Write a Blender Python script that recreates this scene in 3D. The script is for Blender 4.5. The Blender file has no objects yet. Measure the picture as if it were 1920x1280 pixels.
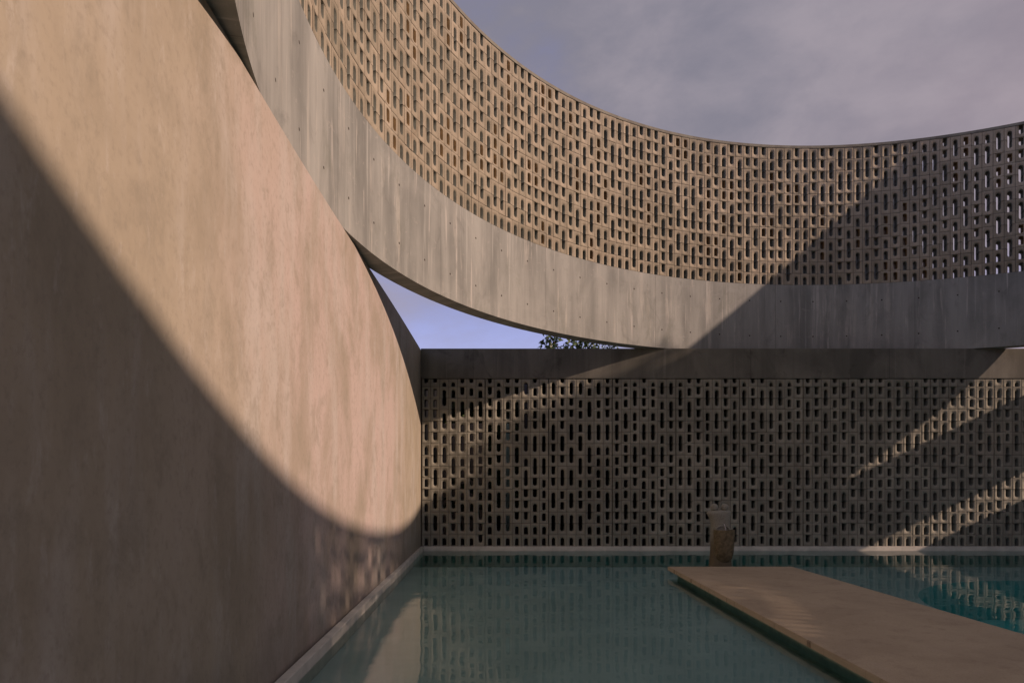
import bpy, bmesh, math, random
import numpy as np
from mathutils import Vector, Matrix

# ------------------------------------------------------------------ numbers
F_PX, PX, PY = 1222.0, 930.0, 890.0        # focal length and principal point on a 1920 x 1280 frame
EYE = 1.333                                # eye above the water (z = 0)
D = F_PX/106.5                             # distance to the back screen
XW = (789-PX)/106.5                        # left wall
XR = 11.0                                 # right wall (outside the frame)
H1 = 3.555; H2 = 4.823; H3 = 7.383         # underside of ring, top of its beam, top of its cap
XC, YC, R = 5.70, 4.84, 7.15               # ring centre and inner radius
SUN = Vector((1.0, -0.303, 0.478)).normalized()
rng = np.random.default_rng(7); random.seed(7)

S = bpy.context.scene
COL = S.collection
# ------------------------------------------------------------------ camera
cam = bpy.data.cameras.new("camera"); co = bpy.data.objects.new("camera", cam); COL.objects.link(co)
co.location = (0, 0, EYE); co.rotation_euler = (math.radians(90), 0, 0)
cam.sensor_width = 36; cam.lens = F_PX/1920*36
cam.shift_x = (960-PX)/1920; cam.shift_y = (PY-640)/1920
cam.clip_start = .05; cam.clip_end = 3000
S.camera = co
# ------------------------------------------------------------------ world
elev = math.asin(SUN.z); rot = math.atan2(SUN.x, SUN.y)
W = bpy.data.worlds.new("World"); S.world = W; W.use_nodes = True
nt = W.node_tree; nt.nodes.clear()
def N(t, **k):
    n = nt.nodes.new(t)
    for a, b in k.items(): setattr(n, a, b)
    return n
def L(a, b): nt.links.new(a, b)
def mixc(fac, a, b, mode='MIX'):
    m = N('ShaderNodeMix', data_type='RGBA', blend_type=mode)
    for s, v in ((m.inputs[0], fac), (m.inputs[6], a), (m.inputs[7], b)):
        if hasattr(v, 'links') or isinstance(v, bpy.types.NodeSocket): L(v, s)
        elif isinstance(v, (int, float)): s.default_value = v
        else: s.default_value = (*v, 1)
    return m.outputs[2]
def mth(op, a, b=None, c=None, clamp=False):
    m = N('ShaderNodeMath', operation=op); m.use_clamp = clamp
    for i, v in enumerate((a, b, c)):
        if v is None: continue
        if isinstance(v, bpy.types.NodeSocket): L(v, m.inputs[i])
        else: m.inputs[i].default_value = v
    return m.outputs[0]
def ramp(x, a, b, lo=0., hi=1., smooth=True):
    m = N('ShaderNodeMapRange'); m.interpolation_type = 'SMOOTHSTEP' if smooth else 'LINEAR'
    L(x, m.inputs[0])
    for i, v in ((1, a), (2, b), (3, lo), (4, hi)): m.inputs[i].default_value = v
    return m.outputs[0]
def noise(vec, scale, detail=4., rough=.55, dist=0., sc3=None, off=(0, 0, 0)):
    if sc3 or any(off):
        mp = N('ShaderNodeMapping'); L(vec, mp.inputs[0]); mp.inputs['Scale'].default_value = sc3 or (1, 1, 1)
        mp.inputs['Location'].default_value = off; vec = mp.outputs[0]
    n = N('ShaderNodeTexNoise'); L(vec, n.inputs['Vector'])
    n.inputs['Scale'].default_value = scale; n.inputs['Detail'].default_value = detail
    n.inputs['Roughness'].default_value = rough; n.inputs['Distortion'].default_value = dist
    return n.outputs[0]
SKY_STR = .15
sky = N('ShaderNodeTexSky', sky_type='NISHITA'); sky.sun_disc = False
sky.sun_elevation = elev; sky.sun_rotation = rot; sky.altitude = 0; sky.dust_density = 1.6; sky.ozone_density = 3.2
tc = N('ShaderNodeTexCoord')
sep = N('ShaderNodeSeparateXYZ'); L(tc.outputs['Generated'], sep.inputs[0])
zz = mth('MAXIMUM', sep.outputs[2], .03)
n1 = noise(tc.outputs['Generated'], 2.3, 7, .55, .3, (1, 1, 1.9), (3.1, 1.2, .4))
n2 = noise(tc.outputs['Generated'], 7.0, 6, .6, .2, (1, 1, 1.7), (1.1, 6.2, .9))
grad = mth('ADD', mth('MULTIPLY', sep.outputs[0], .42), mth('MULTIPLY', sep.outputs[2], .95))
cov = ramp(mth('ADD', mth('ADD', mth('MULTIPLY', n1, .9), mth('MULTIPLY', n2, .25)), grad), .62, 1.06)
pink = ramp(mth('SUBTRACT', mth('ADD', sep.outputs[0], mth('MULTIPLY', n1, .5)), mth('MULTIPLY', sep.outputs[2], .35)), .35, .85)
cl_col = mixc(ramp(mth('ADD', mth('MULTIPLY', n1, .6), mth('MULTIPLY', n2, .4)), .38, .64, 0, .6), mixc(pink, (1.22, 1.17, 1.45), (1.88, 1.54, 1.76)), (2.25, 1.96, 2.18))
skyt = mixc(1.0, sky.outputs[0], (1.30, .88, 1.06), 'MULTIPLY')
skyc = mixc(cov, skyt, cl_col)
bg = N('ShaderNodeBackground'); L(skyc, bg.inputs[0]); bg.inputs[1].default_value = SKY_STR
wo = N('ShaderNodeOutputWorld'); L(bg.outputs[0], wo.inputs[0])
# ------------------------------------------------------------------ sun
sl = bpy.data.lights.new("sun", 'SUN'); so = bpy.data.objects.new("sun", sl); COL.objects.link(so)
sl.energy = 3.4; sl.angle = math.radians(.65); sl.color = (1, .71, .57)
so.rotation_euler = SUN.to_track_quat('Z', 'Y').to_euler(); so.location = SUN*40
S.view_settings.view_transform = 'Standard'; S.view_settings.look = 'None'
S.view_settings.gamma = 1; S.view_settings.exposure = .36
S.render.engine = 'CYCLES'
S.cycles.max_bounces = 8; S.cycles.transparent_max_bounces = 12

# ------------------------------------------------------------------ material helpers
def mat(name):
    global nt
    m = bpy.data.materials.new(name); m.use_nodes = True; nt = m.node_tree; nt.nodes.clear()
    o = N('ShaderNodeOutputMaterial'); b = N('ShaderNodeBsdfPrincipled'); L(b.outputs[0], o.inputs[0])
    b.inputs['Roughness'].default_value = .9; b.inputs['Specular IOR Level'].default_value = .25
    return m, b, o
def bump(b, h, strength, dist=.01, prev=None):
    n = N('ShaderNodeBump'); n.inputs['Strength'].default_value = strength; n.inputs['Distance'].default_value = dist
    L(h, n.inputs['Height'])
    if prev is not None: L(prev, n.inputs['Normal'])
    L(n.outputs[0], b.inputs['Normal']); return n.outputs[0]
def objco():
    return N('ShaderNodeTexCoord').outputs['Object']
def uvco():
    return N('ShaderNodeTexCoord').outputs['UV']

def m_plaster():
    m, b, o = mat("warm_plaster"); c = objco()
    big = noise(c, .55, 4, .5, .3, (1, .9, .6)); mot = noise(c, 1.5, 8, .62, .5, (1, .8, .5), (4, 2, 1))
    st = noise(c, 2.6, 7, .6, .1, (1, 1, .22)); fine = noise(c, 30, 5, .7, 0, (1, 1, .8))
    col = mixc(ramp(big, .3, .7), (.345, .302, .218), (.385, .34, .265))
    sy = N('ShaderNodeSeparateXYZ'); L(c, sy.inputs[0])
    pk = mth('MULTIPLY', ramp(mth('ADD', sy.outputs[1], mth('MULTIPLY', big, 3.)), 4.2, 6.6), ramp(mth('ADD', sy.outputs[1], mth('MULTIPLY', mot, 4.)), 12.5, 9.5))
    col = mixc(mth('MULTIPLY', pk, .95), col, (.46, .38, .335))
    col = mixc(ramp(mot, .40, .66, 0, .75), col, (.285, .25, .185))
    col = mixc(ramp(st, .46, .70, 0, .6), col, (.46, .435, .39))
    m3 = noise(c, 5.0, 11, .74, .3, (1, .9, .6), (1, 7, 3)); col = mixc(ramp(m3, .48, .68, 0, .55), col, (.25, .225, .17)); m4 = noise(c, 11, 9, .75, .2, (1, 1, .35), (1, 2, 7)); col = mixc(ramp(m4, .54, .72, 0, .4), col, (.50, .47, .42))
    col = mixc(ramp(fine, .48, .72, 0, .4), col, (.23, .205, .16))
    wl = noise(c, 3.5, 6, .65, .3, (1, 1, .25), (5, 5, 5))
    damp = mth('MULTIPLY', ramp(mth('ADD', sy.outputs[2], mth('MULTIPLY', wl, -.9)), .05, -.38), .45)
    col = mixc(damp, col, (.17, .16, .125))
    L(col, b.inputs[0]); b.inputs['Roughness'].default_value = .8
    h = mth('ADD', mth('MULTIPLY', big, .6), mth('ADD', mth('MULTIPLY', mot, .35), mth('MULTIPLY', fine, .06)))
    bump(b, h, .35, .05); return m
def m_concrete(name, light, dark, use_uv, ties=False, stain=.5, streak=1.):
    m, b, o = mat(name); c = uvco() if use_uv else objco()
    if use_uv: s1, s2, s3 = (1, .10, 1), (1, .03, 1), (1, .7, 1)
    else: s1, s2, s3 = (1, 1, .05), (1, 1, .025), (1, 1, .6)
    a = noise(c, 2.6, 7, .62, .1, s1); d = noise(c, 11, 5, .62, .0, s2, (3, 1, 2)); g = noise(c, 1.1, 6, .58, .8, s3, (7, 2, 4))
    col = mixc(ramp(g, .33, .68), dark, light)
    col = mixc(ramp(a, .42, .66, 0, .55*streak), col, tuple(min(1, x*1.28) for x in light))
    col = mixc(ramp(a, .5, .28, 0, .55*streak), col, tuple(x*.72 for x in dark))
    col = mixc(ramp(d, .58, .70, 0, .55*streak), col, tuple(min(1, x*1.45) for x in light))
    col = mixc(ramp(d, .42, .28, 0, .3*streak), col, tuple(x*.66 for x in dark))
    if use_uv:
        k1 = noise(c, 6.0, 6, .72, .05, (1, .06, 1), (11, 0, 5)); k2 = noise(c, 1.3, 4, .6, .4, (1, 1.3, 1), (5, 5, 1))
        col = mixc(mth('MULTIPLY', ramp(k1, .54, .62, 0, .7), ramp(k2, .35, .6)), col, (.40, .39, .345))
        k3 = noise(c, 14, 3, .6, .03, (1, .03, 1), (2, 0, 9)); col = mixc(mth('MULTIPLY', ramp(k3, .60, .66, 0, .85), ramp(k2, .62, .42)), col, (.42, .41, .37))
        k5 = noise(c, 3.2, 7, .7, 1.5, (1, 2.2, 1), (4, 4, 4)); col = mixc(ramp(k5, .60, .66, 0, .35), col, (.38, .365, .33))
        k4 = noise(c, 2.0, 9, .72, .5, (1, .5, 1), (8, 3, 2)); col = mixc(ramp(k4, .53, .68, 0, .4), col, (.15, .16, .13))
    st = noise(c, 2.1, 8, .66, 1.6, s3, (1, 9, 3)); col = mixc(ramp(st, .56, .72, 0, stain), col, tuple(x*.55 for x in dark))
    f = noise(c, 70, 3, .7); col = mixc(ramp(f, .6, .8, 0, .3), col, tuple(x*.6 for x in dark))
    h = mth('ADD', mth('MULTIPLY', d, .3), mth('MULTIPLY', f, .15))
    # board joints left by the shuttering
    sp = N('ShaderNodeSeparateXYZ'); L(c, sp.inputs[0])
    u = sp.outputs[0]; v = sp.outputs[1 if use_uv else 2]
    seam = mth('LESS_THAN', mth('PINGPONG', mth('ADD', u, .4), 1.22), .004)
    col = mixc(mth('MULTIPLY', seam, .55), col, tuple(x*.35 for x in dark))
    if ties:
        fu = mth('SUBTRACT', mth('FRACT', mth('DIVIDE', u, .6)), .5); fu = mth('MULTIPLY', fu, .6)
        dots = None
        for zc in (.32, .96):
            dv = mth('SUBTRACT', v, zc)
            r = mth('SQRT', mth('ADD', mth('MULTIPLY', fu, fu), mth('MULTIPLY', dv, dv)))
            q = mth('LESS_THAN', r, .013)
            dots = q if dots is None else mth('MAXIMUM', dots, q)
        col = mixc(dots, col, (.03, .02, .015))
        h = mth('SUBTRACT', h, mth('MULTIPLY', dots, 1.))
    L(col, b.inputs[0]); b.inputs['Roughness'].default_value = .78
    bump(b, h, .35, .01); return m
def m_block(name, light, dark, rust=.3):
    m, b, o = mat(name); c = objco()
    at = N('ShaderNodeAttribute', attribute_name='tint', attribute_type='GEOMETRY')
    col = mixc(at.outputs['Fac'], dark, light)
    g = noise(c, .9, 5, .6, .5); col = mixc(ramp(g, .4, .75, 0, .5), col, tuple(x*.62 for x in dark))
    st = noise(c, 3.0, 7, .65, 1.0, (1, 1, .45), (2, 8, 1)); col = mixc(ramp(st, .54, .75, 0, rust), col, (.17, .105, .06))
    f = noise(c, 55, 4, .75); col = mixc(ramp(f, .5, .75, 0, .45), col, tuple(x*.55 for x in dark))
    L(col, b.inputs[0]); b.inputs['Roughness'].default_value = .95
    f2 = noise(c, 120, 3, .7)
    bump(b, mth('ADD', f, mth('MULTIPLY', f2, .5)), .5, .006); return m
def m_plain(name, col, col2=None, scale=8., rough=.9, bmp=.3, spec=.25):
    m, b, o = mat(name); c = objco(); n = noise(c, scale, 6, .62, .4)
    L(mixc(ramp(n, .3, .7), col, col2 or tuple(x*.7 for x in col)), b.inputs[0])
    b.inputs['Roughness'].default_value = rough; b.inputs['Specular IOR Level'].default_value = spec
    f = noise(c, scale*9, 4, .7); bump(b, mth('ADD', n, mth('MULTIPLY', f, .4)), bmp, .008); return m

def m_deck():
    m, b, o = mat("brown_polished_cement"); c = objco()
    big = noise(c, 1.3, 6, .6, .5); med = noise(c, 6, 8, .7, .3); gr = noise(c, 90, 3, .8); sp = noise(c, 35, 6, .8)
    col = mixc(ramp(big, .3, .7), (.435, .36, .25), (.36, .295, .205))
    col = mixc(ramp(med, .5, .72, 0, .5), col, (.24, .185, .135)); col = mixc(ramp(med, .46, .3, 0, .4), col, (.45, .37, .285))
    col = mixc(ramp(gr, .5, .75, 0, .55), col, (.17, .13, .095)); col = mixc(ramp(sp, .62, .75, 0, .5), col, (.50, .43, .34))
    # the side faces are paler, with dark runs
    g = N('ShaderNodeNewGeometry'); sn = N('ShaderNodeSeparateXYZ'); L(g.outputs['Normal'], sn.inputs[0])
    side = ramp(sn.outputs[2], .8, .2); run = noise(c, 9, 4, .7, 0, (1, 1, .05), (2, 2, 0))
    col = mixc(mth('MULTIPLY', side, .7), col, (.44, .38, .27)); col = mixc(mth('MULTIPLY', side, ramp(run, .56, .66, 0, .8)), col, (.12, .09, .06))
    L(col, b.inputs[0]); b.inputs['Roughness'].default_value = .7
    bump(b, mth('ADD', med, mth('ADD', mth('MULTIPLY', gr, .25), mth('MULTIPLY', sp, .3))), .45, .008); return m

M_PLASTER = m_plaster()
M_RINGBEAM = m_concrete("ring_concrete", (.292, .298, .272), (.20, .208, .19), True, True, .35)
M_BEAM = m_concrete("beam_concrete", (.185, .178, .145), (.105, .103, .083), False, False, .6, .6)
M_BLOCK_RING = m_block("sandy_block", (.385, .335, .25), (.28, .25, .185), .3)
M_BLOCK_BACK = m_block("dimmed_back_block", (.295, .285, .225), (.215, .21, .168), .3)  # darker than the ring blocks: light falloff put into the base colour
M_MORTAR = m_plain("dark_mortar", (.10, .09, .07), (.045, .04, .032), 7)
M_CORE = m_plain("raw_core", (.145, .155, .13), (.095, .10, .085), 11)
M_HOLE = m_plain("rusty_hole", (.17, .11, .05), (.11, .075, .035), 14)
M_CAP = m_plain("mortar_cap", (.23, .225, .18), (.16, .15, .125), 6)
M_COPE = m_plain("pale_pool_plaster", (.60, .58, .50), (.46, .45, .39), 5, .75)
M_DECK = m_deck()
M_PLINTH = m_plain("shade_green_plinth", (.30, .42, .34), (.22, .31, .26), 6)  # green stands in for the shaded water and reflection under the slab
M_POOL = m_plain("pool_plaster", (.50, .58, .56), (.41, .49, .475), 1.6, .8, .1)
M_TEAL = m_plain("pool_deep_plaster", (.34, .74, .74), (.26, .62, .62), 2.5, .8, .1)
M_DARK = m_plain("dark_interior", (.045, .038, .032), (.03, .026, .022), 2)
M_GROUND = m_plain("dry_ground", (.19, .15, .105), (.11, .095, .06), .7, .95)
M_STONE = None

# ------------------------------------------------------------------ object helpers
def tag(o, label=None, cat=None, group=None, kind=None):
    if label: o['label'] = label
    if cat: o['category'] = cat
    if group: o['group'] = group
    if kind: o['kind'] = kind
    return o
def empty(name, loc):
    o = bpy.data.objects.new(name, None); COL.objects.link(o); o.location = loc; return o
def link(name, me, m, parent=None, loc=None):
    o = bpy.data.objects.new(name, me); COL.objects.link(o)
    for x in (m if isinstance(m, (list, tuple)) else [m]): me.materials.append(x)
    if parent is not None:
        o.parent = parent; o.location = -Vector(parent.location)
    if loc is not None: o.location = loc
    return o
def mesh_from(name, bm, smooth=False):
    me = bpy.data.meshes.new(name); bm.normal_update(); bm.to_mesh(me); bm.free()
    if smooth:
        for p in me.polygons: p.use_smooth = True
    return me
def box(bm, x0, x1, y0, y1, z0, z1, bev=0.):
    r = bmesh.ops.create_cube(bm, size=1); vs = r['verts']
    for v in vs: v.co = Vector((x0+(v.co.x+.5)*(x1-x0), y0+(v.co.y+.5)*(y1-y0), z0+(v.co.z+.5)*(z1-z0)))
    if bev:
        es = list({e for v in vs for e in v.link_edges})
        bmesh.ops.bevel(bm, geom=es, offset=bev, segments=2, affect='EDGES', profile=.5)
def np_mesh(name, V, Q, mi=None, tint=None, uv=None):
    me = bpy.data.meshes.new(name)
    V = np.asarray(V, np.float32); Q = np.asarray(Q, np.int32)
    me.vertices.add(len(V)); me.vertices.foreach_set('co', V.ravel())
    me.loops.add(Q.size); me.loops.foreach_set('vertex_index', Q.ravel())
    me.polygons.add(len(Q)); me.polygons.foreach_set('loop_start', np.arange(len(Q), dtype=np.int32)*4)
    if mi is not None: me.polygons.foreach_set('material_index', np.asarray(mi, np.int32))
    if tint is not None:
        a = me.attributes.new('tint', 'FLOAT', 'FACE'); a.data.foreach_set('value', np.asarray(tint, np.float32))
    if uv is not None:
        l = me.uv_layers.new(name='UVMap'); l.data.foreach_set('uv', np.asarray(uv, np.float32)[Q.ravel()].ravel())
    me.update(calc_edges=True); me.validate(); return me

# ------------------------------------------------------------------ breeze block cells
HA, HB, DEP = .0345, .08, .19
def cell(kind, h, w0=0.):
    """quads of one cell; u across, w up, v into the wall.  kinds: n (arch), u (arch upside down), bl / bu (the two holes of a whole block)"""
    flip = kind in ('u', 'bu')
    H, O = [], []
    arc_c = .060+random.uniform(-.006, .006)
    a = HA*random.uniform(.92, 1.06); b = HB
    if kind in ('n', 'u'):
        top = h-arc_c; s = max(top-.034, .012)
        H += [(a, 0), (a, s*.5)]
        O += [(b, 0), (b, s*.5)]
    else:
        bot = .040; top = h-.026; s = top-.032
        H += [(0, bot), (a*.97, bot), (a, (bot+s)*.5)]
        O += [(0, 0), (b, 0), (b, (bot+s)*.5)]
    oc = [(b, (s+h)*.5), (b, h), (b*.5, h), (0, h), (-b*.5, h), (-b, h), (-b, (s+h)*.5)]
    for i in range(7):
        t = math.pi*i/6; ct, st = math.cos(t), math.sin(t)
        e = .97 if kind in ('n', 'u') else .75
        H.append((a*math.copysign(abs(ct)**e, ct), s+(top-s)*abs(st)**e)); O.append(oc[i])
    if kind in ('n', 'u'):
        H += [(-a, s*.5), (-a, 0)]; O += [(-b, s*.5), (-b, 0)]; closed = False
    else:
        H += [(-a, (bot+s)*.5), (-a*.97, bot)]; O += [(-b, (bot+s)*.5), (-b, 0)]; closed = True
    H = np.array(H); O = np.array(O); n = len(H)
    g = .0032
    Oi = O.copy(); Oi[:, 0] = np.clip(O[:, 0], -b+g, b-g); Oi[:, 1] = np.clip(O[:, 1], g if kind in ('n', 'u') else g, h-g if kind in ('n', 'u') else h)
    Hi = H.copy()
    Hi[:, 1] = np.maximum(Hi[:, 1], g) if kind in ('n', 'u') else Hi[:, 1]
    Hb = H.copy(); Hb[:, 0] *= .86
    def lay(P, v): return np.column_stack([P[:, 0], P[:, 1], np.full(n, v)])
    layers = [lay(Hi, 0), lay(Oi, 0), lay(O, .0018), lay(O, DEP), lay(Hb, DEP)]
    V = np.vstack(layers)
    Q, MI = [], []
    m = n if closed else n-1
    for i in range(m):
        j = (i+1) % n
        for k in range(4):
            Q.append((k*n+i, (k+1)*n+i, (k+1)*n+j, k*n+j)); MI.append(3 if k == 1 else 0)
        Q.append((4*n+i, i, j, 4*n+j)); MI.append(1 if closed else 2)
    if not closed:
        for i in (0, n-1):       # leg ends
            q = (0*n+i, 1*n+i, 2*n+i, 2*n+i); 
            base = len(V); 
            Q.append((0*n+i, 2*n+i, 3*n+i, 4*n+i) if i == 0 else (4*n+i, 3*n+i, 2*n+i, 0*n+i)); MI.append(0)
    Q = np.array(Q)
    if flip: V[:, 1] = h-V[:, 1]; Q = Q[:, ::-1]
    return V, Q, np.array(MI)
VAR = {}
def get_cell(kind, h):
    key = (kind, round(h, 4))
    if key not in VAR: VAR[key] = [cell(kind, h) for _ in range(7)]
    return random.choice(VAR[key])
def column_pattern(nr):
    """kinds from bottom to top"""
    out = []
    while len(out) < nr:
        r = random.random(); left = nr-len(out)
        if left >= 2 and r < .36: out += ['u', 'n']          # long slot
        elif left >= 2 and r < .46: out += ['bl', 'bu']      # whole block with two holes
        elif r < .76: out.append('n' if not (out and out[-1] == 'u') else 'u')
        else: out.append('u' if not out or out[-1] != 'n' or True else 'n')
    return out[:nr]
JIT = .0018
def screen(name, ncol, heights, place, nob_last=True, hide=None):
    Vs, Qs, Ms, Ts = [], [], [], []; off = 0
    for k in range(ncol):
        pat = column_pattern(len(heights)); z = 0.; tint = random.random()
        if pat[0] == 'u' and random.random() < .8: pat[0] = 'n'
        du, dv = 0, 0
        for r, h in enumerate(heights):
            kd = pat[r]
            if abs(h-heights[0]) > .03 and kd in ('bl', 'bu'): kd = 'u'
            if kd == 'bl' and (r+1 >= len(heights) or pat[r+1] != 'bu'): kd = 'n'
            if kd == 'bu' and (r == 0 or pat[r-1] != 'bl'): kd = 'u'
            if not (kd == 'bu' or (kd == 'n' and r and pat[r-1] == 'u')):
                tint = np.clip(random.gauss(.5, .38), 0, 1); du = random.gauss(0, .0012); dv = random.gauss(0, JIT)
            V, Q, MI = get_cell(kd, h)
            Vs.append(place(k, V+np.array([du, z, 0]), dv)); Qs.append(Q+off); Ms.append(MI); Ts.append(np.full(len(Q), tint))
            off += len(V); z += h
    return np_mesh(name, np.vstack(Vs), np.vstack(Qs), np.concatenate(Ms), np.concatenate(Ts))

# ------------------------------------------------------------------ ring
ring = empty('ring_wall', (XC, YC, H1))
ring['kind'] = 'thing'; tag(ring, 'huge round concrete ring of pierced sandy breeze blocks raised over the pool against the sky', 'ring wall')
def ring_solid(name, r0, r1, z0, z1, n=360, jit=0.):
    V, Q, UV = [], [], []
    for i in range(n+1):
        t = 2*math.pi*i/n; c, s = math.cos(t), math.sin(t); arc = t*R
        for r, z in ((r0, z0), (r0, z1), (r1, z1), (r1, z0)):
            V.append((XC+r*c, YC+r*s, z)); UV.append((arc, z-z0 if r == r0 else z-z0+.003))
    V = np.array(V)
    uv = np.array(UV); Vf, Qf, Uf = [], [], []
    for i in range(n):
        a, b = i*4, (i+1)*4
        for (p, q) in ((0, 1), (1, 2), (2, 3), (3, 0)):
            k = len(Vf)
            Vf += [V[a+p], V[a+q], V[b+q], V[b+p]]
            if (p, q) in ((1, 2), (3, 0)):
                w = .25; Uf += [(uv[a][0], 0), (uv[a][0], w), (uv[b][0], w), (uv[b][0], 0)]
            else: Uf += [uv[a+p], uv[a+q], uv[b+q], uv[b+p]]
            Qf.append((k, k+1, k+2, k+3))
    return np_mesh(name, Vf, Qf, uv=Uf)
o = link('concrete_beam', ring_solid('ring_beam', R, R+.24, H1+.002, H2), M_RINGBEAM, ring)
NCOL = 286
pitch = 2*math.pi*R/NCOL
TH0 = .013
def place_ring(k, V, dv):
    t = TH0+2*math.pi*k/NCOL; rad = np.array([math.cos(t), math.sin(t)]); tan = np.array([math.sin(t), -math.cos(t)])
    u = V[:, 0]*(pitch/.16)*(1+V[:, 2]/R); v = R+.004+dv*np.clip(1-V[:, 2]/.1, 0, 1)+V[:, 2]
    P = np.empty((len(V), 3)); P[:, 0] = XC+rad[0]*v+tan[0]*u; P[:, 1] = YC+rad[1]*v+tan[1]*u; P[:, 2] = H2+.002+V[:, 1]
    return P
NR = 12; CH = (H3-.052-H2)/NR
link('block_screen', screen('ring_blocks', NCOL, [CH]*NR, place_ring), [M_BLOCK_RING, M_HOLE, M_CORE, M_MORTAR], ring)
link('cap', ring_solid('ring_cap', R-.003, R+.215, H3-.046, H3), M_CAP, ring)

# ------------------------------------------------------------------ back screen wall
back = empty('screen_wall', ((XW+XR)/2, D+.1, .08))
back['kind'] = 'thing'; tag(back, 'straight wall of pierced blocks under a dark concrete beam at the back of the pool', 'screen wall')
bm = bmesh.new(); box(bm, XW+.003, XR, D-.012, D+.235, 3.03, H1, .004)
link('concrete_beam', mesh_from('back_beam', bm), M_BEAM, back)
Z0 = .082; RH = .2003; nfull = 14; partial = 3.022-Z0-nfull*RH
ncb = int((XR-XW)/.16)
def place_back(k, V, dv):
    P = np.empty((len(V), 3))
    P[:, 0] = XW+.012+.08+k*.16+(k//7)*.0 + V[:, 0]*(.965 if k % 7 in (6, 0) else 1) + (.0028 if k % 7 == 0 else -.0028 if k % 7 == 6 else 0)
    P[:, 1] = D+V[:, 2]+dv*np.clip(1-V[:, 2]/.1, 0, 1); P[:, 2] = Z0+V[:, 1]
    return P
JIT = .0005
link('block_screen', screen('back_blocks', ncb, [RH]*nfull+[partial], place_back), [M_BLOCK_BACK, M_CORE, M_CORE, M_MORTAR], back)

# ------------------------------------------------------------------ left plaster wall (bows outwards a little)
bm = bmesh.new(); ys = np.linspace(-5, 19, 49); front, backl = [], []
prof = [0.0-.6, .6, 1.8, 2.8, H1-.02, H1]
def bow(y): return -.045*math.exp(-((y-5.0)/2.6)**2)
rows = []
for y in ys:
    r = [bm.verts.new((XW+bow(y)-(.012 if j == len(prof)-1 else 0), y, z)) for j, z in enumerate(prof)]
    r += [bm.verts.new((XW-.25, y, prof[-1])), bm.verts.new((XW-.26, y, prof[0]))]
    rows.append(r)
for a, b in zip(rows, rows[1:]):
    for j in range(len(a)):
        k = (j+1) % len(a); bm.faces.new((a[j], a[k], b[k], b[j]))
bm.faces.new(rows[0][::-1]); bm.faces.new(rows[-1])
bmesh.ops.recalc_face_normals(bm, faces=bm.faces)
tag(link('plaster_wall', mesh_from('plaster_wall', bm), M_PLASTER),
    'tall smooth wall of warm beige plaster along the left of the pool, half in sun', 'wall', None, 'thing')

# ------------------------------------------------------------------ right wall and the wall behind the camera (outside the frame)
def wall_mesh(boxes):
    bm = bmesh.new()
    for b in boxes: box(bm, *b)
    return mesh_from('wall', bm)
tag(link('side_wall', wall_mesh([(XR, XR+.25, -5, D+.24, -.6, 1.72), (XR, XR+.25, -5, D+.24, 2.32, H1), (XR, XR+.25, -5, -4.5, 1.72, 2.32)]), M_PLASTER),
    'plaster wall with a long slot window on the right side of the pool', 'wall', None, 'thing')
tag(link('end_wall', wall_mesh([(XW-.25, XR+.25, -5.25, -5.003, -.6, .45)]), M_PLASTER),
    'low plaster wall at the near end of the pool behind the viewer', 'wall', None, 'thing')

# ------------------------------------------------------------------ coping
bm = bmesh.new()
box(bm, XW-.02, XW+.048, -5, D+.001, -.9, .08, .006)
box(bm, XW+.0485, XR, D-.016, D+.2, -.9, .0795, .006)
box(bm, XR-.06, XR+.01, -5, D-.017, -.9, .08, .006)
tag(link('pool_coping', mesh_from('coping', bm), M_COPE), 'narrow pale plaster lip running along the foot of the walls at the water line', 'pool edge', None, 'thing')

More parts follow.
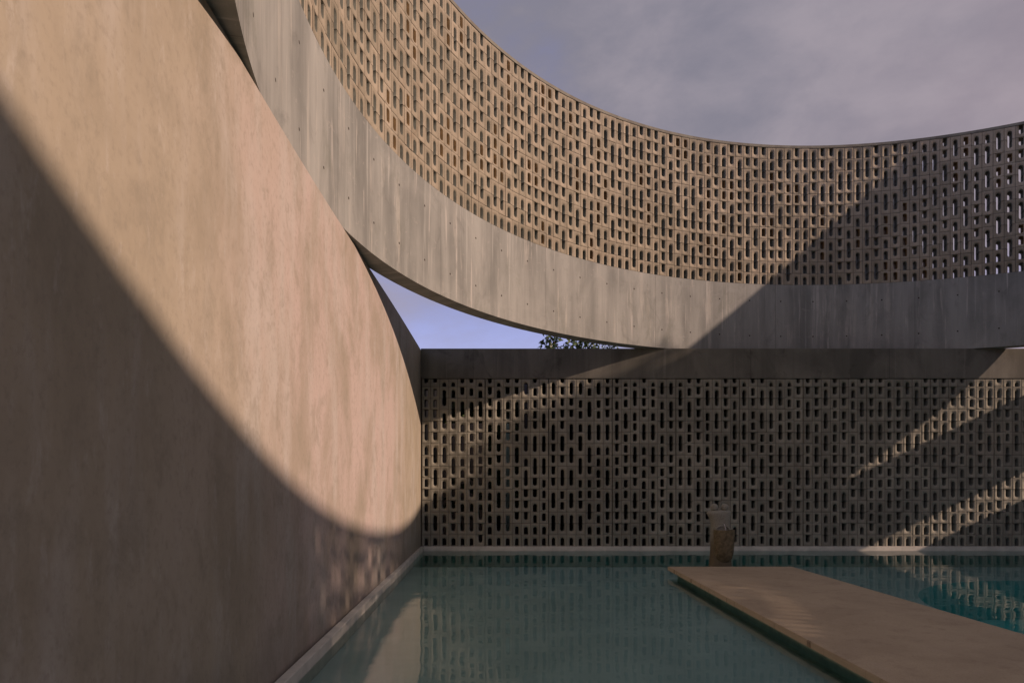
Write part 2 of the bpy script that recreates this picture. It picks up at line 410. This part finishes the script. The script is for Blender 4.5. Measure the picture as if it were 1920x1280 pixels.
# ------------------------------------------------------------------ pool floor : shallow shelf, trench at the back, round deep basin on the right
SH, TR, DP = -.09, -.5, -.6
YT = F_PX*(EYE-SH)/(1062.6-PY)
CX, CY, CR = 6.95, 6.5, 2.3
def floor_mesh():
    bm = bmesh.new()
    n = 96
    circ = [bm.verts.new((CX+CR*math.cos(2*math.pi*i/n), CY+CR*math.sin(2*math.pi*i/n), SH)) for i in range(n)]
    cb = [bm.verts.new((CX+CR*.97*math.cos(2*math.pi*i/n), CY+CR*.97*math.sin(2*math.pi*i/n), DP)) for i in range(n)]
    x0, x1, y0, y1 = XW, XR+.01, -5.0, YT
    out = []
    for i in range(n):
        t = 2*math.pi*i/n; dx, dy = math.cos(t), math.sin(t)
        s = min(((x1-CX)/dx if dx > 1e-6 else 1e9), ((x0-CX)/dx if dx < -1e-6 else 1e9), ((y1-CY)/dy if dy > 1e-6 else 1e9), ((y0-CY)/dy if dy < -1e-6 else 1e9))
        out.append(bm.verts.new((CX+dx*s, CY+dy*s, SH)))
    fs = []
    for i in range(n):
        j = (i+1) % n
        bm.faces.new((circ[i], out[i], out[j], circ[j])); f = bm.faces.new((circ[j], cb[j], cb[i], circ[i])); f.material_index = 1
    for cx, cy in ((x0, y0), (x1, y0), (x1, y1), (x0, y1)):
        # corner wedge
        ks = [(i, (i+1) % n) for i in range(n) if abs(out[i].co.x-out[(i+1) % n].co.x) > 1e-4 and abs(out[i].co.y-out[(i+1) % n].co.y) > 1e-4]
        for i, j in ks:
            if min(abs(out[i].co.x-cx), abs(out[j].co.x-cx)) < 1e-4 and min(abs(out[i].co.y-cy), abs(out[j].co.y-cy)) < 1e-4:
                c = bm.verts.new((cx, cy, SH)); bm.faces.new((out[i], c, out[j]))
    f = bm.faces.new(cb); f.material_index = 1
    v = [bm.verts.new(p) for p in ((x0, YT, SH), (x1, YT, SH), (x1, YT+.002, TR), (x0, YT+.002, TR), (x1, D+.05, TR), (x0, D+.05, TR))]
    for q in ((0, 1, 2, 3), (3, 2, 4, 5)):
        f = bm.faces.new([v[i] for i in q]); f.material_index = 1
    bmesh.ops.recalc_face_normals(bm, faces=bm.faces)
    return mesh_from('pool_floor', bm)
tag(link('pool_floor', floor_mesh(), [M_POOL, M_TEAL]), kind='structure')

# ------------------------------------------------------------------ water
m, b, o = mat("water"); nt.nodes.remove(b)
c = objco()
r1 = noise(c, 2.2, 2, .4, .3, (.8, 1.3, 1)); r2 = noise(c, 10.0, 2, .4, .2, (.7, 1.5, 1), (3, 3, 0)); r0 = noise(c, .7, 2, .5, 0, (1, 1, 1), (9, 3, 0))
amt = ramp(r0, .35, .68, .35, 1.5)
hh = mth('MULTIPLY', mth('ADD', r1, mth('MULTIPLY', r2, .10)), amt)
bn = N('ShaderNodeBump'); bn.inputs['Strength'].default_value = .07; bn.inputs['Distance'].default_value = .05; L(hh, bn.inputs['Height'])
fr = N('ShaderNodeFresnel'); fr.inputs['IOR'].default_value = 1.5; L(bn.outputs[0], fr.inputs['Normal'])
gl = N('ShaderNodeBsdfGlossy'); gl.inputs['Roughness'].default_value = .012; L(bn.outputs[0], gl.inputs['Normal'])
tr = N('ShaderNodeBsdfTransparent'); tr.inputs[0].default_value = (.90, .97, .95, 1)
mx = N('ShaderNodeMixShader'); L(fr.outputs[0], mx.inputs[0]); L(tr.outputs[0], mx.inputs[1]); L(gl.outputs[0], mx.inputs[2])
L(mx.outputs[0], o.inputs[0])
va = N('ShaderNodeVolumeAbsorption'); va.inputs[0].default_value = (.03, .84, .82, 1); va.inputs[1].default_value = .4
L(va.outputs[0], o.inputs['Volume'])
M_WATER = m
# a closed body of water: top is the surface, its bottom lies under the pool floor
bm = bmesh.new(); box(bm, XW+.03, XR-.03, -4.9, D-.008, -1.3, 0.0)
tag(link('pool_water', mesh_from('water', bm), M_WATER), kind='structure')

# ------------------------------------------------------------------ walkway slab
HS = 1.225
def slab():
    bm = bmesh.new()
    xl0, xl1 = 2.30, 2.31; t = EYE-HS; yf = 8.73
    pts = [(2.30, yf), (3.965, yf), (4.07, 5.0), (4.12, 1.5), (4.2, -4.9), (2.33, -4.9), (2.315, 4.4)]
    top = [bm.verts.new((x, y, t)) for x, y in pts]; bot = [bm.verts.new((x, y, t-.048)) for x, y in pts]
    bm.faces.new(top); bm.faces.new(bot[::-1])
    for i in range(len(pts)):
        j = (i+1) % len(pts); bm.faces.new((top[i], bot[i], bot[j], top[j]))
    bmesh.ops.recalc_face_normals(bm, faces=bm.faces)
    es = [e for e in bm.edges if all(v in top for v in e.verts)]
    bmesh.ops.bevel(bm, geom=es, offset=.006, segments=2, affect='EDGES')
    return mesh_from('slab', bm)
wk = empty('walkway', (3.1, 2, SH)); tag(wk, 'long flat brown cement slab floating just above the water on the right', 'walkway', None, 'thing')
link('slab', slab(), M_DECK, wk)
bm = bmesh.new(); box(bm, 2.40, 3.86, -4.8, 8.62, SH-.02, EYE-HS-.0485)  # filler added under the slab to carry the dark green of its reflection
link('plinth', mesh_from('plinth', bm), M_PLINTH, wk)

# ------------------------------------------------------------------ fountain figure
m, b, o = mat("carved_stone"); c = objco(); sp = N('ShaderNodeSeparateXYZ'); L(c, sp.inputs[0])
n = noise(c, 14, 6, .65, .6); n3 = noise(c, 60, 4, .7)
wet = ramp(mth('ADD', sp.outputs[2], mth('MULTIPLY', n, .22)), .42, .72)
col = mixc(wet, (.14, .12, .075), (.26, .262, .215)); col = mixc(ramp(n3, .45, .75, 0, .5), col, (.07, .05, .035))
L(col, b.inputs[0]); bump(b, mth('ADD', n, n3), .5, .01); M_STONE = m
M_BARREL = m_plain("wet_wood", (.185, .155, .09), (.085, .07, .038), 18, .6, .6)
FX, FY = 3.13, 9.08
fig = empty('fountain_figure', (FX, FY, SH))
tag(fig, 'small carved stone fountain with two round knobs above a brown basin beyond the slab', 'fountain')
def lathe(bm, prof, n=28, cx=0, cy=0):
    """prof rows: z, half width, half depth, shift x, shift y"""
    rr = []
    for z, a, d, sx, sy in prof:
        rr.append([bm.verts.new((cx+sx+a*math.copysign(abs(math.cos(t))**.8, math.cos(t)), cy+sy+d*math.copysign(abs(math.sin(t))**.8, math.sin(t)), z)) for t in [2*math.pi*i/n for i in range(n)]])
    for p, q in zip(rr, rr[1:]):
        for i in range(n):
            j = (i+1) % n; bm.faces.new((p[i], p[j], q[j], q[i]))
    bm.faces.new(rr[0][::-1]); bm.faces.new(rr[-1])
bm = bmesh.new()
lathe(bm, [(SH, .172, .13, -.01, 0), (.03, .165, .125, -.008, 0), (.12, .150, .115, -.006, 0), (.25, .140, .11, -.006, 0), (.40, .134, .105, -.006, 0),
           (.52, .129, .10, -.004, .005), (.62, .125, .095, -.004, .008), (.70, .130, .095, -.008, .008), (.765, .150, .10, -.020, .005),
           (.80, .166, .10, -.030, .002), (.822, .155, .092, -.020, .003), (.838, .135, .07, -.005, .005), (.845, .08, .04, 0, .005)])
for v in bm.verts:   # shallow flutes on the foot
    if v.co.z < .45:
        a = math.atan2(v.co.y, v.co.x); k = 1-.035*abs(math.sin(a*5))
        v.co.x *= k; v.co.y *= k
link('body', mesh_from('body', bm, True), M_STONE, None, (FX, FY, 0)).parent = fig
for ob in [x for x in COL.objects if x.name == 'body']: ob.location = (0, 0, -SH)
def child(name, bm, m, smooth=True):
    o = link(name, mesh_from(name, bm, smooth), m); o.parent = fig; o.location = (0, 0, -SH); return o
for sx in (-.092, .052):
    bm = bmesh.new(); bmesh.ops.create_uvsphere(bm, u_segments=24, v_segments=16, radius=.052)
    for v in bm.verts: v.co = Vector((v.co.x*.98+sx, v.co.y*.95-.012, v.co.z*1.06+.882))
    child('knob', bm, M_STONE)
bm = bmesh.new()   # basin: half round in plan, flat rim, round foot
n = 24; rr = []
for z, a, d in [(.115, .02, .01), (.122, .055, .03), (.145, .088, .052), (.185, .112, .075), (.24, .128, .095), (.33, .138, .108), (.46, .143, .112), (.565, .146, .115), (.578, .146, .115), (.578, .132, .100), (.53, .128, .094)]:
    rr.append([bm.verts.new((.018+a*math.cos(t), -.075-d*math.sin(t), z)) for t in [math.pi*i/n for i in range(n+1)]])
for p, q in zip(rr, rr[1:]):
    for i in range(n): bm.faces.new((p[i], p[i+1], q[i+1], q[i]))
bm.faces.new(rr[0]); bm.faces.new(rr[-1])
for p, q in zip(rr, rr[1:]): bm.faces.new((p[0], q[0], q[-1], p[-1]))
bmesh.ops.recalc_face_normals(bm, faces=bm.faces)
child('basin', bm, M_BARREL)
bm = bmesh.new()   # arched lip over the basin
n = 20
ra = [[bm.verts.new((.0+r*math.cos(t), y, .575+r*.62*math.sin(t))) for t in [math.pi*i/n for i in range(n+1)]] for r, y in ((.078, -.10), (.105, -.10), (.11, -.06), (.078, -.06))]
for k in range(4):
    p, q = ra[k], ra[(k+1) % 4]
    for i in range(n): bm.faces.new((p[i], p[i+1], q[i+1], q[i]))
bmesh.ops.recalc_face_normals(bm, faces=bm.faces)
child('arch_lip', bm, M_STONE)
bm = bmesh.new()   # thin jet of water falling into the basin
pr = None
for k in range(9):
    t = k/8; cx, cy, cz = .012+.01*t, -.095-.05*t, .66-.11*t*t
    q = [bm.verts.new((cx+.005*math.cos(a), cy+.005*math.sin(a), cz)) for a in [i*math.pi/4 for i in range(8)]]
    if pr:
        for i in range(8): bm.faces.new((pr[i], pr[(i+1) % 8], q[(i+1) % 8], q[i]))
    pr = q
M_JET = m_plain("falling_water", (.5, .5, .48), (.4, .4, .4), 30, .15, .2, .6)
child('water_jet', bm, M_JET)

# ------------------------------------------------------------------ behind the screen : roofed room and a planted court
room = empty('pavilion', (6, D+2.4, 0))
tag(room, 'dark roofed room seen through the holes of the block wall', 'building', None, 'thing')
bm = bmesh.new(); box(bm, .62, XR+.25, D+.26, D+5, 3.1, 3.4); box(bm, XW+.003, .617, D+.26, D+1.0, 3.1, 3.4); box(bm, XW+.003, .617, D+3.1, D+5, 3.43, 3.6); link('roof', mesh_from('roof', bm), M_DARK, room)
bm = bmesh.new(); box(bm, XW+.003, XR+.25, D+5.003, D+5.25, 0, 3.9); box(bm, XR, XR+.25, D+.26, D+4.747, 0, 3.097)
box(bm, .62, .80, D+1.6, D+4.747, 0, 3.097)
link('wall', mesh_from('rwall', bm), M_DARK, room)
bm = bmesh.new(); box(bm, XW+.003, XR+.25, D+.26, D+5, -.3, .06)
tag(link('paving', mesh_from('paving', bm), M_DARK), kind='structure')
M_PALE = m_plain("pale_render", (.52, .43, .35), (.44, .36, .29), 3)
M_GLASS = m_plain("green_glass", (.36, .58, .50), (.30, .50, .43), 2, .15, .05, .6)
bm = bmesh.new(); box(bm, -1.15, -.27, D+2.3, D+2.6, .062, 2.42, .01)
tag(link('garden_pier', mesh_from('pier', bm), M_PALE), 'pale plaster pier glimpsed through the block holes next to the left corner', 'pier', None, 'thing')
gd = empty('glass_door', (.22, D+2.3, .06)); tag(gd, 'narrow green glass door behind the block wall near its left end', 'door', None, 'thing')
bm = bmesh.new(); box(bm, .13, .36, D+2.3, D+2.31, .10, 2.55); link('pane', mesh_from('pane', bm), M_GLASS, gd)
bm = bmesh.new(); box(bm, .10, .13, D+2.28, D+2.33, .062, 2.6); box(bm, .36, .39, D+2.28, D+2.33, .062, 2.6); box(bm, .13, .36, D+2.28, D+2.33, 2.55, 2.6); link('frame', mesh_from('frame', bm), M_DARK, gd)

def m_leaf(name, a, b2):
    m, b, o = mat(name)
    at = N('ShaderNodeAttribute', attribute_name='tint', attribute_type='GEOMETRY')
    L(mixc(at.outputs['Fac'], a, b2), b.inputs[0]); b.inputs['Roughness'].default_value = .5; b.inputs['Specular IOR Level'].default_value = .4
    return m
M_LEAF = m_leaf("leaf", (.03, .055, .018), (.075, .12, .03)); M_BARK = m_plain("bark", (.10, .075, .05), None, 20)
def leaves(centres, per, rad, size):
    V, Q, T = [], [], []
    for c in centres:
        for _ in range(per):
            p = np.array(c)+rng.normal(0, 1, 3)*rad*np.array([1, 1, .75])
            a = rng.normal(0, 1, 3); a[2] -= .5; a /= np.linalg.norm(a); b_ = np.cross(a, rng.normal(0, 1, 3)); b_ /= np.linalg.norm(b_)
            s = size*rng.uniform(.6, 1.3); k = len(V); nrm = np.cross(a, b_)*s*.15
            V += [p, p+a*s*.5+b_*s*.22+nrm, p+a*s, p+a*s*.5-b_*s*.22+nrm]; Q.append((k, k+1, k+2, k+3)); T.append(rng.uniform())
    return np_mesh('leaves', V, Q, tint=T)
def limb(bm, pts, r0, r1, n=8):
    pr = None
    for i, p in enumerate(pts):
        p = Vector(p); d = (Vector(pts[min(i+1, len(pts)-1)])-Vector(pts[max(i-1, 0)])).normalized()
        x = d.orthogonal().normalized(); y = d.cross(x); r = r0+(r1-r0)*i/(len(pts)-1)
        q = [bm.verts.new(p+(x*math.cos(a)+y*math.sin(a))*r) for a in [2*math.pi*k/n for k in range(n)]]
        if pr:
            for k in range(n): bm.faces.new((pr[k], pr[(k+1) % n], q[(k+1) % n], q[k]))
        pr = q
def plant(name, label, cat, base, centres, per, rad, size, trunk_r, group=None, parts=('crown', 'trunk')):
    root = empty(name, base); tag(root, label, cat, group)
    link(parts[0], leaves(centres, per, rad, size), M_LEAF, root)
    bm = bmesh.new(); b0 = Vector(base)
    mid = b0+Vector((0, 0, (min(c[2] for c in centres)-base[2])*.8))
    limb(bm, [b0, (b0+mid)/2+Vector((.04, .03, 0)), mid], trunk_r, trunk_r*.7)
    for c in centres: 
        c = Vector(c); limb(bm, [mid, (mid+c)/2+Vector((0, 0, .06)), c], trunk_r*.45, trunk_r*.1, 5)
    link(parts[1], mesh_from('trunk', bm, True), M_BARK, root)
TY = D+6.2
def at(x, y, Y): return ((x-PX)*Y/F_PX, Y, EYE+(PY-y)*Y/F_PX)
cs = [at(1034, 633, TY), at(1030, 643, TY+.1), at(1040, 655, TY), at(1068, 646, TY), at(1082, 650, TY+.3), at(1098, 647, TY), at(1112, 652, TY-.2), at(1130, 656, TY+.3), at(1150, 658, TY),
      at(1060, 668, TY), at(1090, 672, TY+.4), at(1125, 674, TY-.3), at(1160, 676, TY+.2), at(1190, 672, TY), at(1030, 680, TY+.3)]
plant('garden_tree', 'leafy green tree top poking above the dark beam below the ring', 'tree', (2.4, TY+.2, 0), cs, 46, .13, .16, .09)
for i, (px, py, Y, lab) in enumerate(((862, 930, D+1.3, 'low leafy bush behind the block wall beside the left corner'), (905, 935, D+1.0, 'leafy shrub behind the block wall just left of the green glass door'))):
    cs = [at(px+random.uniform(-22, 22), py+random.uniform(-34, 30), Y+random.uniform(-.15, .15)) for _ in range(6)]
    b0 = at(px, py, Y); plant('garden_shrub', lab, 'shrub', (b0[0], b0[1], .06), cs, 40, .10, .13, .02, None, ('foliage', 'stem'))
# unseen tree, added so that its loose crown dims the sun on the back screen
cs = [(16+rng.normal(0, .35), 7.18+rng.uniform(-.62, .45), 9.28+rng.uniform(-.55, .5)) for _ in range(30)]
plant('added_shade_tree', 'unseen slender tree added outside the right side of the ring to dim the sun', 'tree', (16.0, 7.22, 0), cs, 26, .15, .17, .13)
# tall dense hedge closing the court
cs = [(x, D+4.3+random.uniform(-.2, .2), z+random.uniform(-.1, .1)) for x in np.arange(-1.1, .6, .28) for z in np.arange(.5, 3.3, .3)]
plant('court_hedge', 'tall dark hedge at the end of the planted court behind the block wall', 'hedge', (-.3, D+4.4, .06), cs, 60, .16, .17, .03, None, ('foliage', 'stem'))

# ------------------------------------------------------------------ ground all around the compound
bm = bmesh.new(); G = 1500; a0, a1, b0_, b1_ = XW-.24, XR+.24, -5.2, D+4.98
for q in (((-G, -G), (G, -G), (G, b0_), (-G, b0_)), ((-G, b1_), (G, b1_), (G, G), (-G, G)), ((-G, b0_), (a0, b0_), (a0, b1_), (-G, b1_)), ((a1, b0_), (G, b0_), (G, b1_), (a1, b1_))):
    bm.faces.new([bm.verts.new((x, y, -.02)) for x, y in q])
tag(link('ground', mesh_from('ground', bm), M_GROUND), kind='structure')
print('polys', sum(len(o.data.polygons) for o in COL.objects if o.type == 'MESH'))
